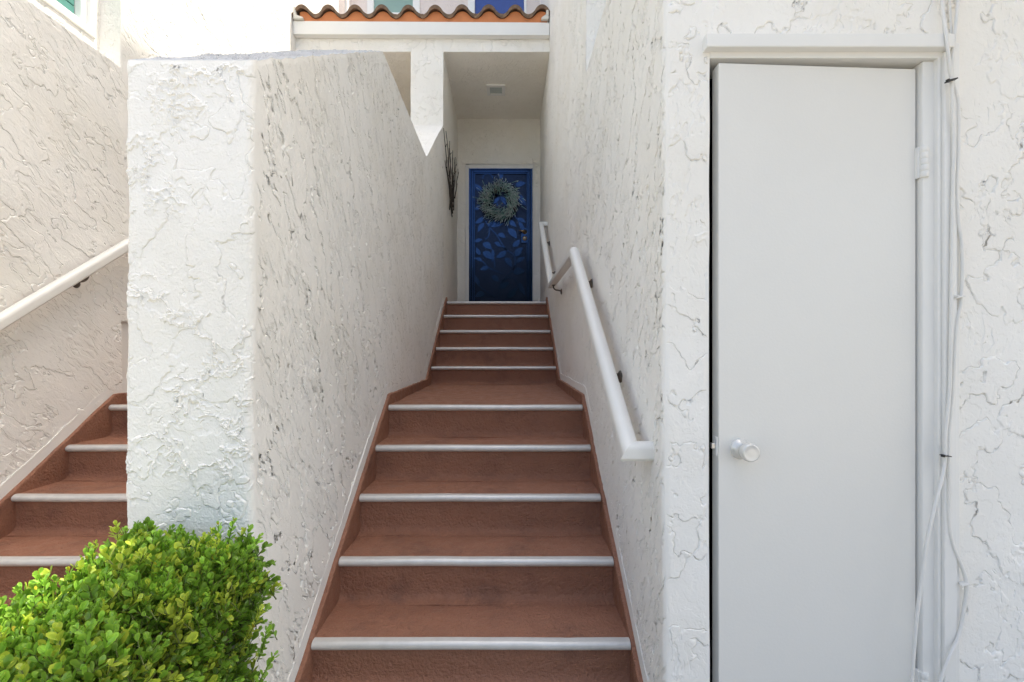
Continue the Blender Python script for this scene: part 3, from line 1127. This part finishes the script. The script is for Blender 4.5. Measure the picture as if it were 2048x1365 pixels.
def handrail(xr, xw, label, sh=0.0):
    o = empty('handrail', (xw, 1.5, .9), label, 'handrail', 'wall mounted handrails')
    sg = 1 if xw > xr else -1
    path = [(xw + sg * .01, 1.512, .905), (xr, 1.512, .905), (xr, 2.776 + sh, 1.805 + sh * .712), (xr, 4.27, 1.805 + sh * .712), (xr, 5.55, 2.70 + sh * .3), (xw + sg * .01, 5.55, 2.70 + sh * .3)]
    sweep('rail', path, M['rail'], o)
    for (y, z) in ((1.93, 1.203), (2.60, 1.68), (4.05, 1.805 + sh * .712), (4.62, 2.05 + sh * .5), (5.25, 2.49 + sh * .3)):
        zb = z - .028
        br = tube('bracket', spline([(xr, y, zb), (xr, y, zb - .022), (xr + sg * .018, y, zb - .042), (xr + sg * .05, y, zb - .048), (xw - sg * .004, y, zb - .056)], 5), .0065, M['bracket'], o, 8)
        lathe('bracket_plate', [(0, 0), (.0005, .026), (.006, .025), (.012, .015), (.013, 0)], (xw - sg * .001, y, zb - .058), (-sg, 0, 0), M['bracket'], br, 18)
        box('saddle', xr - .014, xr + .014, y - .03, y + .03, zb - .004, zb + .001, M['bracket'], br,
            mx=Matrix.Translation((xr, y, zb)) @ Matrix.Rotation(0 if abs(y - 4.05) < .01 else R(35), 4, 'X') @ Matrix.Translation((-xr, -y, -zb)))
    return o


handrail(.396, XR, 'cream painted handrail with bends fixed to the wall beside the utility door')
handrail(XLL + .07, XLL, 'cream painted handrail on the wall above the hedge side stair', .13)

# ------------------------------------------------------------------ porch light
ly, lxx = 6.045, -.157
pl = empty('porch_light', (lxx, ly, zc(ly)), 'small square recessed light with frosted lens in the porch ceiling', 'light')
bm = bmesh.new()
s0, s1 = .118, .078
for (a, b_, c, d_) in ((-s0, -s1, -s0, s0), (s1, s0, -s0, s0), (-s1, s1, -s0, -s1), (-s1, s1, s1, s0)):
    add_box(bm, lxx + a, lxx + b_, ly + c, ly + d_, zc(ly) - .022, zc(ly) + .02)
bm_obj('trim_frame', bm, M['white'], pl)
box('lens', lxx - s1, lxx + s1, ly - s1, ly + s1, zc(ly) - .014, zc(ly) + .01, M['lens'], pl, .003)

# ------------------------------------------------------------------ twig decoration on the porch wall
tw = empty('twig_bundle', (XL, 6.2, 2.95), 'bundle of dark dry twigs hung on the porch wall left of the door', 'decoration')
tops = [(886, 255), (893, 266), (901, 286), (906, 301), (910, 312), (912, 314), (916, 338), (899, 300), (892, 325), (896, 318), (904, 330), (908, 340), (899, 350)]
bots = [(904, 434), (905, 428), (900, 420), (907, 420), (904, 412), (906, 402), (910, 396), (903, 425), (902, 405), (905, 415), (904, 395), (907, 404), (903, 400)]
for k, (a, b_) in enumerate(zip(tops, bots)):
    X = XL + random.uniform(.02, .05)
    def onwall(p):
        d = X * F / (p[0] - 1016)
        return px(p[0], p[1], d)
    A, B = onwall(b_), onwall(a)
    pts = []
    for i in range(8):
        t = i / 7
        p = A.lerp(B, t)
        p.y += .05 * math.sin(t * 3 + k) * t
        p.x += random.uniform(-.006, .006)
        p.z += random.uniform(-.01, .01)
        pts.append(p)
    sp = spline(pts, 3)
    tg = tube('twig', sp, list(np.linspace(.008, .0038, len(sp))), M['twig'], tw, 6)
    for j in (8, 13, 17):
        p = sp[j]
        q = p + Vector((random.uniform(0, .02), random.uniform(-.06, .06), random.uniform(.02, .05)))
        tube('spur', [p, q], [.005, .003], M['twig'], tg, 5)

# ------------------------------------------------------------------ wreath
def tint_mesh(name, V, T, C, mat):
    me = np_mesh(name, V, T, True, 3)
    at = me.color_attributes.new('tint', 'FLOAT_COLOR', 'POINT')
    at.data.foreach_set('color', np.concatenate([C, np.ones((len(C), 1))], 1).astype(np.float32).ravel())
    me.materials.append(mat)
    return me


WY = EY - .07
wc = px(1000, 402, WY)
wr = empty('wreath', wc, 'frosted green pine needle wreath hanging on the navy door', 'wreath')
RM = .195
ring = [wc + Vector((RM * math.cos(t), .02, RM * math.sin(t))) for t in np.linspace(0, 2 * math.pi, 40)]
tube('twig_ring', ring, .022, M['cone'], wr, 8)
for k in range(22):
    th = 2 * math.pi * k / 22 + rng.normal(0, .05)
    right = math.cos(th - R(-20)) > -.2
    V, T, C = [], [], []
    nn = 34
    for i in range(nn):
        t0 = th + rng.normal(0, .14)
        rad = RM + rng.normal(0, .045)
        o = np.array([rad * math.cos(t0), rng.normal(0, .015) - .015, rad * math.sin(t0)])
        tang = np.array([math.sin(t0), 0, -math.cos(t0)])
        if not right:
            tang *= .15
        outw = np.array([math.cos(t0), 0, math.sin(t0)])
        dr = tang * .85 + outw * (.45 + .35 * rng.normal()) + np.array([0, -.45 - .3 * rng.random(), 0]) + rng.normal(0, .25, 3)
        dr /= np.linalg.norm(dr)
        L = rng.uniform(.06, .125)
        s = np.cross(dr, np.array([0, 1, 0.3]))
        s /= np.linalg.norm(s)
        u = np.cross(s, dr)
        droop = np.array([0, 0, -.012])
        b0 = len(V)
        fr = rng.uniform(.6, 1.0)
        g0 = np.array([.16, .36, .29]) * rng.uniform(.7, 1.3)
        for (t, w, f) in ((0, .004, 0), (.45, .0048, .25), (.85, .0042, .95)):
            p = o + dr * L * t + droop * t * t
            cc = g0 * (1 - f * fr) + np.array([.88, .92, .92]) * f * fr
            for a in range(3):
                an = a * 2.0944
                V.append(p + (s * math.cos(an) + u * math.sin(an)) * w)
                C.append(cc)
        V.append(o + dr * L + droop)
        C.append(np.array([.92, .95, .95]) * fr + g0 * (1 - fr))
        for lv in (0, 3):
            for a in range(3):
                a2 = (a + 1) % 3
                T += [(b0 + lv + a, b0 + lv + a2, b0 + lv + 3 + a2), (b0 + lv + a, b0 + lv + 3 + a2, b0 + lv + 3 + a)]
        for a in range(3):
            T.append((b0 + 6 + a, b0 + 6 + (a + 1) % 3, b0 + 9))
    me = tint_mesh('needle_spray', np.array(V), np.array(T), np.array(C), M['needle'])
    o = bpy.data.objects.new('needle_spray', me)
    col.objects.link(o)
    o.parent = wr
for (a, rr_) in ((100, .22), (168, .21), (196, .20), (118, .15), (330, .24)):
    p = wc + Vector((rr_ * math.cos(R(a)), -.03, rr_ * math.sin(R(a))))
    lathe('pine_cone', [(-.045, 0), (-.03, .018), (0, .026), (.03, .018), (.045, 0)], p, (math.cos(R(a)), -.4, math.sin(R(a))), M['cone'], wr, 10)

# ------------------------------------------------------------------ cables by the utility door
def cable(label, pts, dz, r_=.0048):
    P = [px(x, y, 1.385 + (dd if dd else 0)) for (x, y, dd) in pts]
    o = tube('cable', spline(P, 6), r_, M['cable'], None, 8)
    return tag(o, label, 'cable', 'white cables beside the utility door')


cA = [(1878, -120, 0), (1884, 0, 0), (1893, 76, -.015), (1899, 131, -.012), (1903, 160, -.008), (1905, 222, -.004), (1907, 295, 0), (1905, 405, 0), (1903, 559, 0), (1901, 670, 0), (1899, 780, 0), (1891, 866, -.004), (1890, 913, -.006),
      (1885, 951, -.012), (1868, 1020, -.02), (1853, 1088, -.022), (1843, 1165, -.022), (1834, 1230, -.022), (1827, 1315, -.022), (1822, 1385, -.022), (1818, 1460, -.02)]
cB = [(1922, -120, .004), (1916, 0, .004), (1909, 76, .0), (1904.5, 131, .004), (1906, 165, .005), (1916, 205, .006), (1917, 295, .006), (1914, 368, .006), (1916, 440, .006), (1923, 490, .006), (1924, 559, .006), (1921, 609, .006), (1914, 643, .006),
      (1909, 712, .006), (1906, 780, .006), (1900, 844, .004), (1897, 913, .0), (1898, 973, .004), (1897, 1037, .006), (1905, 1088, .006), (1924, 1136, .006), (1933, 1170, .006), (1928, 1217, .006), (1917, 1273, .002), (1898, 1315, -.008), (1877, 1375, -.014), (1860, 1460, -.016)]
cable('white cable hanging straight down across the utility door casing', cA, 0)
cable('white cable clipped to the stucco, bowing outward near the bottom', cB, 0, .005)
cC = [(1896, -120, .012), (1899, 0, .012), (1909, 160, .013), (1913, 300, .013), (1909, 420, .013), (1911, 560, .013), (1905, 700, .013), (1901, 780, .013), (1903, 900, .012), (1908, 1000, .013), (1905, 1200, .013), (1902, 1460, .013)]
cable('thin white cable running flat behind the other two', cC, 0, .0036)


def tie(x, y, d, w, label, mat, tilt, h=.004):
    p = px(x, y, d)
    o = empty('cable_tie', p, label, 'cable tie', 'ties and clips holding the cables')
    mx = Matrix.Translation(p) @ Matrix.Rotation(tilt, 4, 'Y')
    box('strap', -w, w, -.008, .010, -h / 2, h / 2, mat, o, .0012, mx=mx)
    box('head', -w - .006, -w + .001, -.009, -.001, -.004, .004, mat, o, .001, mx=mx)
    return o


tie(1903, 161, 1.372, .013, 'black plastic tie around the cables near the door head', M['black'], R(-14))
tie(1892, 912, 1.376, .011, 'thin black tie around the cables at about knob height', M['black'], R(6), .0028)
tie(1920, 594, 1.388, .010, 'white clip nailed over a single cable between the two black ties', M['cable'], R(-6), .005)
tie(1928, 1168, 1.388, .010, 'white clip at the outermost bow of the cable, lowest of the fixings', M['cable'], R(-10), .005)

# ------------------------------------------------------------------ hedge
hedge = empty('boxwood_hedge', (-.88, 1.0, 0), 'clipped bright green boxwood hedge in front of the dividing wall', 'hedge')


def leaf_geo(L, W, col_, rim):
    """obovate leaf along +z lying in x-z, folded a little; returns V, T, C"""
    f = .18 * W
    V = [(0, 0, 0), (-W * .30, -f * .6, L * .30), (0, 0, L * .30), (W * .30, -f * .6, L * .30),
         (-W * .5, -f, L * .66), (0, f * .2, L * .66), (W * .5, -f, L * .66),
         (-W * .30, -f * .7, L * .90), (W * .30, -f * .7, L * .90), (0, -f * .5, L)]
    T = [(0, 2, 1), (0, 3, 2), (1, 2, 5), (1, 5, 4), (2, 3, 6), (2, 6, 5), (4, 5, 7), (5, 6, 8), (5, 8, 9), (5, 9, 7)]
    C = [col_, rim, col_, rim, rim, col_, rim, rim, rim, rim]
    return np.array(V), np.array(T), np.array(C)


def sprig(seed, tall=False):
    rg = np.random.default_rng(seed)
    V, T, C = [], [], []
    L = rg.uniform(.05, .075) if not tall else rg.uniform(.10, .14)
    nodes = int(L / .0105)
    young = rg.random() < .27
    base = np.array([.17, .34, .04]) if not young else np.array([.38, .52, .06])
    base = base * rg.uniform(.75, 1.25)
    bend = rg.normal(0, .14, 2)
    n = 0
    # stem
    P = []
    for i in range(nodes + 1):
        t = i / nodes
        P.append(np.array([bend[0] * L * t * t, bend[1] * L * t * t, L * t]))
    sv, sq = tube_data(P, list(np.linspace(.0016, .0009, len(P))), 4)
    V.append(np.array([tuple(v) for v in sv]))
    q = np.array(sq)
    T.append(np.concatenate([q[:, [0, 1, 2]], q[:, [0, 2, 3]]]))
    C.append(np.tile(np.array([.16, .20, .05]), (len(sv), 1)))
    n += len(sv)
    for i in range(1, nodes + 1):
        t = i / nodes
        tip = i >= nodes - 1
        for s in range(2):
            az = i * 1.5708 * 1.0 + s * math.pi + rg.normal(0, .3)
            tilt = R(58) - t * R(26) + rg.normal(0, .18)
            if tip:
                tilt = R(30) + rg.normal(0, .15)
            l = rg.uniform(.016, .024) * (1.0 if not (i == nodes) else .72)
            w = l * rg.uniform(.52, .66)
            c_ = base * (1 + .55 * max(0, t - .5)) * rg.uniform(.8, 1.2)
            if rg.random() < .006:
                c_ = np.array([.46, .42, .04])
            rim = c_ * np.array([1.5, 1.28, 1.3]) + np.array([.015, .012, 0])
            v, tt, cc = leaf_geo(l, w, c_, rim)
            ry = np.array([[1, 0, 0], [0, math.cos(tilt), -math.sin(tilt)], [0, math.sin(tilt), math.cos(tilt)]])
            # lean away from the stem: rotate about x, then about z
            v = v @ np.array([[1, 0, 0], [0, math.cos(tilt), math.sin(tilt)], [0, -math.sin(tilt), math.cos(tilt)]]).T
            v[:, 1] *= -1
            tt = tt[:, ::-1]
            rz = np.array([[math.cos(az), -math.sin(az), 0], [math.sin(az), math.cos(az), 0], [0, 0, 1]])
            v = v @ rz.T + P[i]
            V.append(v); T.append(tt + n); C.append(cc)
            n += len(v)
    return np.concatenate(V), np.concatenate(T), np.concatenate(C)


templates = [sprig(100 + k) for k in range(14)]
talls = [sprig(300 + k, True) for k in range(6)]
HX0, HX1, HY0, HY1, HZ = -1.055, -.69, .30, 1.285, .715


def frame_of(nv):
    nv = nv / np.linalg.norm(nv)
    a = rng.normal(0, 1, 3)
    x = np.cross(a, nv); x /= np.linalg.norm(x)
    y = np.cross(nv, x)
    return np.stack([x, y, nv], 1)


places = []          # (kind, template, matrix3, pos, importance)


def rounded(p):
    """push a point of the box shell onto a box with rounded upper edges"""
    return p


for i in range(4250):
    u = rng.random()
    if u < .50:
        p = np.array([rng.uniform(HX0, HX1), rng.uniform(HY0, HY1), HZ]); nn = np.array([0, 0, 1.0])
    elif u < .72:
        p = np.array([HX1, rng.uniform(HY0, HY1), HZ * rng.random() ** .7]); nn = np.array([1.0, 0, .25])
    elif u < .86:
        p = np.array([HX0, rng.uniform(HY0, HY1), HZ * rng.random() ** .7]); nn = np.array([-1.0, 0, .25])
    else:
        yb = HY1 if rng.random() < .8 else HY0
        p = np.array([rng.uniform(HX0, HX1), yb, HZ * rng.random() ** .7]); nn = np.array([0, 1.0 if yb == HY1 else -1.0, .4])
    # round the edges, make the outline uneven
    ex = max(0, abs(p[0] - (HX0 + HX1) / 2) / ((HX1 - HX0) / 2) - .62) / .38
    ey = max(0, (p[1] - (HY1 - .12)) / .12)
    if p[2] > HZ - .12:
        p[2] -= .055 * ex * ex + .012 * ey * ey
    p[2] += .022 * math.sin(p[0] * 19 + p[1] * 11) + .014 * math.sin(p[0] * 37 - p[1] * 29)
    p[0] += .018 * math.sin(p[2] * 17 + p[1] * 13)
    nn = nn + rng.normal(0, .38, 3) + np.array([0, -.05, .35])
    nn /= np.linalg.norm(nn)
    depth = rng.exponential(.028)
    p = p - nn * (depth + .045)
    sc = rng.uniform(.8, 1.25)
    imp = (p[2] > .45) * (1.5 - depth * 12) * (1.0 / max(.5, p[1])) + (.5 if p[0] > -.9 else 0)
    places.append((0, int(rng.integers(len(templates))), frame_of(nn) * sc, p, imp))
for (xp, yp, d) in ((225, 1040, 1.18), (300, 1062, 1.25), (372, 1060, 1.27), (440, 1040, 1.27), (468, 1032, 1.27), (510, 1050, 1.27), (530, 1070, 1.25), (545, 1255, 1.2), (548, 1300, 1.15),
                    (525, 1120, 1.22), (180, 1105, 1.1), (110, 1150, 1.02), (40, 1190, .96), (410, 1085, 1.22), (490, 1090, 1.2), (538, 1160, 1.22), (540, 1210, 1.2)):
    q = np.array(px(xp, yp, d))
    nn = np.array([rng.normal(0, .15), rng.normal(0, .15), 1.0]) + (np.array([.5, 0, 0]) if xp > 500 else 0)
    k = int(rng.integers(len(talls)))
    nn /= np.linalg.norm(nn)
    Ls = talls[k][0][:, 2].max()
    places.append((1, k, frame_of(nn), q - nn * Ls, 9))
for i in range(240):
    q = np.array([rng.uniform(HX0 + .02, HX1 - .02), HY0 + (HY1 - HY0) * rng.random() ** .7, HZ + rng.uniform(-.01, .055)])
    nn = np.array([rng.normal(0, .22), rng.normal(0, .22), 1.0])
    nn /= np.linalg.norm(nn)
    k = int(rng.integers(len(talls)))
    places.append((1, k, frame_of(nn) * rng.uniform(.8, 1.05), q - nn * talls[k][0][:, 2].max(), 5))
places.sort(key=lambda a: -a[4])
tm = []
for (V, T, C) in templates:
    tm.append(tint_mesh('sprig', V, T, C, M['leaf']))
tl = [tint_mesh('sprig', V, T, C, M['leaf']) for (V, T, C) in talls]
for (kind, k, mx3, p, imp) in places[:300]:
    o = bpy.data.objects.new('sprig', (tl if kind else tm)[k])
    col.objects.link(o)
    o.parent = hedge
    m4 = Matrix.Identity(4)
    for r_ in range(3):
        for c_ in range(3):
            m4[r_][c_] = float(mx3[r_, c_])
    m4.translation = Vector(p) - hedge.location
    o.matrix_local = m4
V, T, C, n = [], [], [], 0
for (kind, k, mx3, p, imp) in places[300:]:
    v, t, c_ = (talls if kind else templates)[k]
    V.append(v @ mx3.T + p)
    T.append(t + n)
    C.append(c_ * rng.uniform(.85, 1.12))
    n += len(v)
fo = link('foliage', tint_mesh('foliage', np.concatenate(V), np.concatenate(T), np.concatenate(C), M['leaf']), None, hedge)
tag(fo, kind='stuff')
V, Q, n = [], [], 0
for i in range(420):
    b0 = Vector((rng.uniform(HX0 + .12, HX1 - .12), rng.uniform(HY0 + .1, HY1 - .1), rng.uniform(0, .35)))
    b1 = Vector((rng.uniform(HX0 + .02, HX1 - .02), 0, rng.uniform(.45, HZ - .03)))
    b1.y = min(HY1 - .03, max(HY0, b0.y + rng.normal(0, .12)))
    md = b0.lerp(b1, .5) + Vector((rng.normal(0, .02), rng.normal(0, .02), 0))
    v, q = tube_data([b0, md, b1], [.004, .003, .0018], 5)
    V += [tuple(x) for x in v]
    Q += [tuple(j + n for j in x) for x in q]
    n += len(v)
br = link('branches', np_mesh('branches', np.array(V), np.array(Q)), M['bark'], hedge)
tag(br, kind='stuff')
for (x, y) in ((-.95, .5), (-.8, .75), (-.93, 1.0), (-.8, 1.15)):
    tube('trunk', [(x, y, -.02), (x + .02, y, .15), (x - .01, y + .02, .4)], [.014, .011, .007], M['bark'], hedge, 8)
box('soil_bed', -1.10, -.60, .2, 1.36, -.02, .015, plain('soil', (.07, .05, .035), .95, var=.3, vscale=30, bump=.6, bscale=60)).update_tag()
tag(bpy.data.objects['soil_bed'], kind='structure')

# ------------------------------------------------------------------ unseen trees added to darken the reflection in the door
lm = leaf_mat('tree_leaf', attr=False, colour=(.035, .065, .018), trans=.25, rough=.5)
V, T = [], []
n = 0
for i in range(5200):
    d = rng.normal(0, 1, 3)
    d /= np.linalg.norm(d)
    rad = (.45 + .55 * rng.random() ** .5) * (1 + .22 * math.sin(5 * d[0] + 3) * math.sin(4 * d[1] + 1) + .15 * math.sin(9 * d[2]))
    p = d * rad * np.array([2.1, 1.7, 2.0])
    f = frame_of(d + rng.normal(0, .8, 3)) * .17
    q = np.array([[-.5, 0, 0], [0, -.8, 0], [.5, 0, 0], [0, .9, .15]])
    V.append(q @ f.T + p)
    T += [(n, n + 1, n + 2), (n, n + 2, n + 3)]
    n += 4
crown_me = np_mesh('crown', np.concatenate(V), np.array(T), False, 3)
crown_me.materials.append(lm)
for k, (x, y, h) in enumerate(((-2.9, -10.6, 1.0), (.2, -10.0, 1.06), (3.3, -10.7, 1.0))):
    t = empty('tree', (x, y, -.02), 'dark green round tree added unseen to darken the door reflection', 'tree', 'unseen trees added for the door reflection')
    o = bpy.data.objects.new('crown', crown_me)
    col.objects.link(o)
    o.parent = t
    o.location = (0, 0, 2.75 * h)
    o.rotation_euler = (0, 0, k * 1.9)
    o.scale = (h, h, 1.32 * h)
    tube('trunk', [(x, y, -.02), (x + .05, y, 1.2), (x - .03, y + .05, 3.2)], [.16, .12, .06], M['bark'], t, 10)
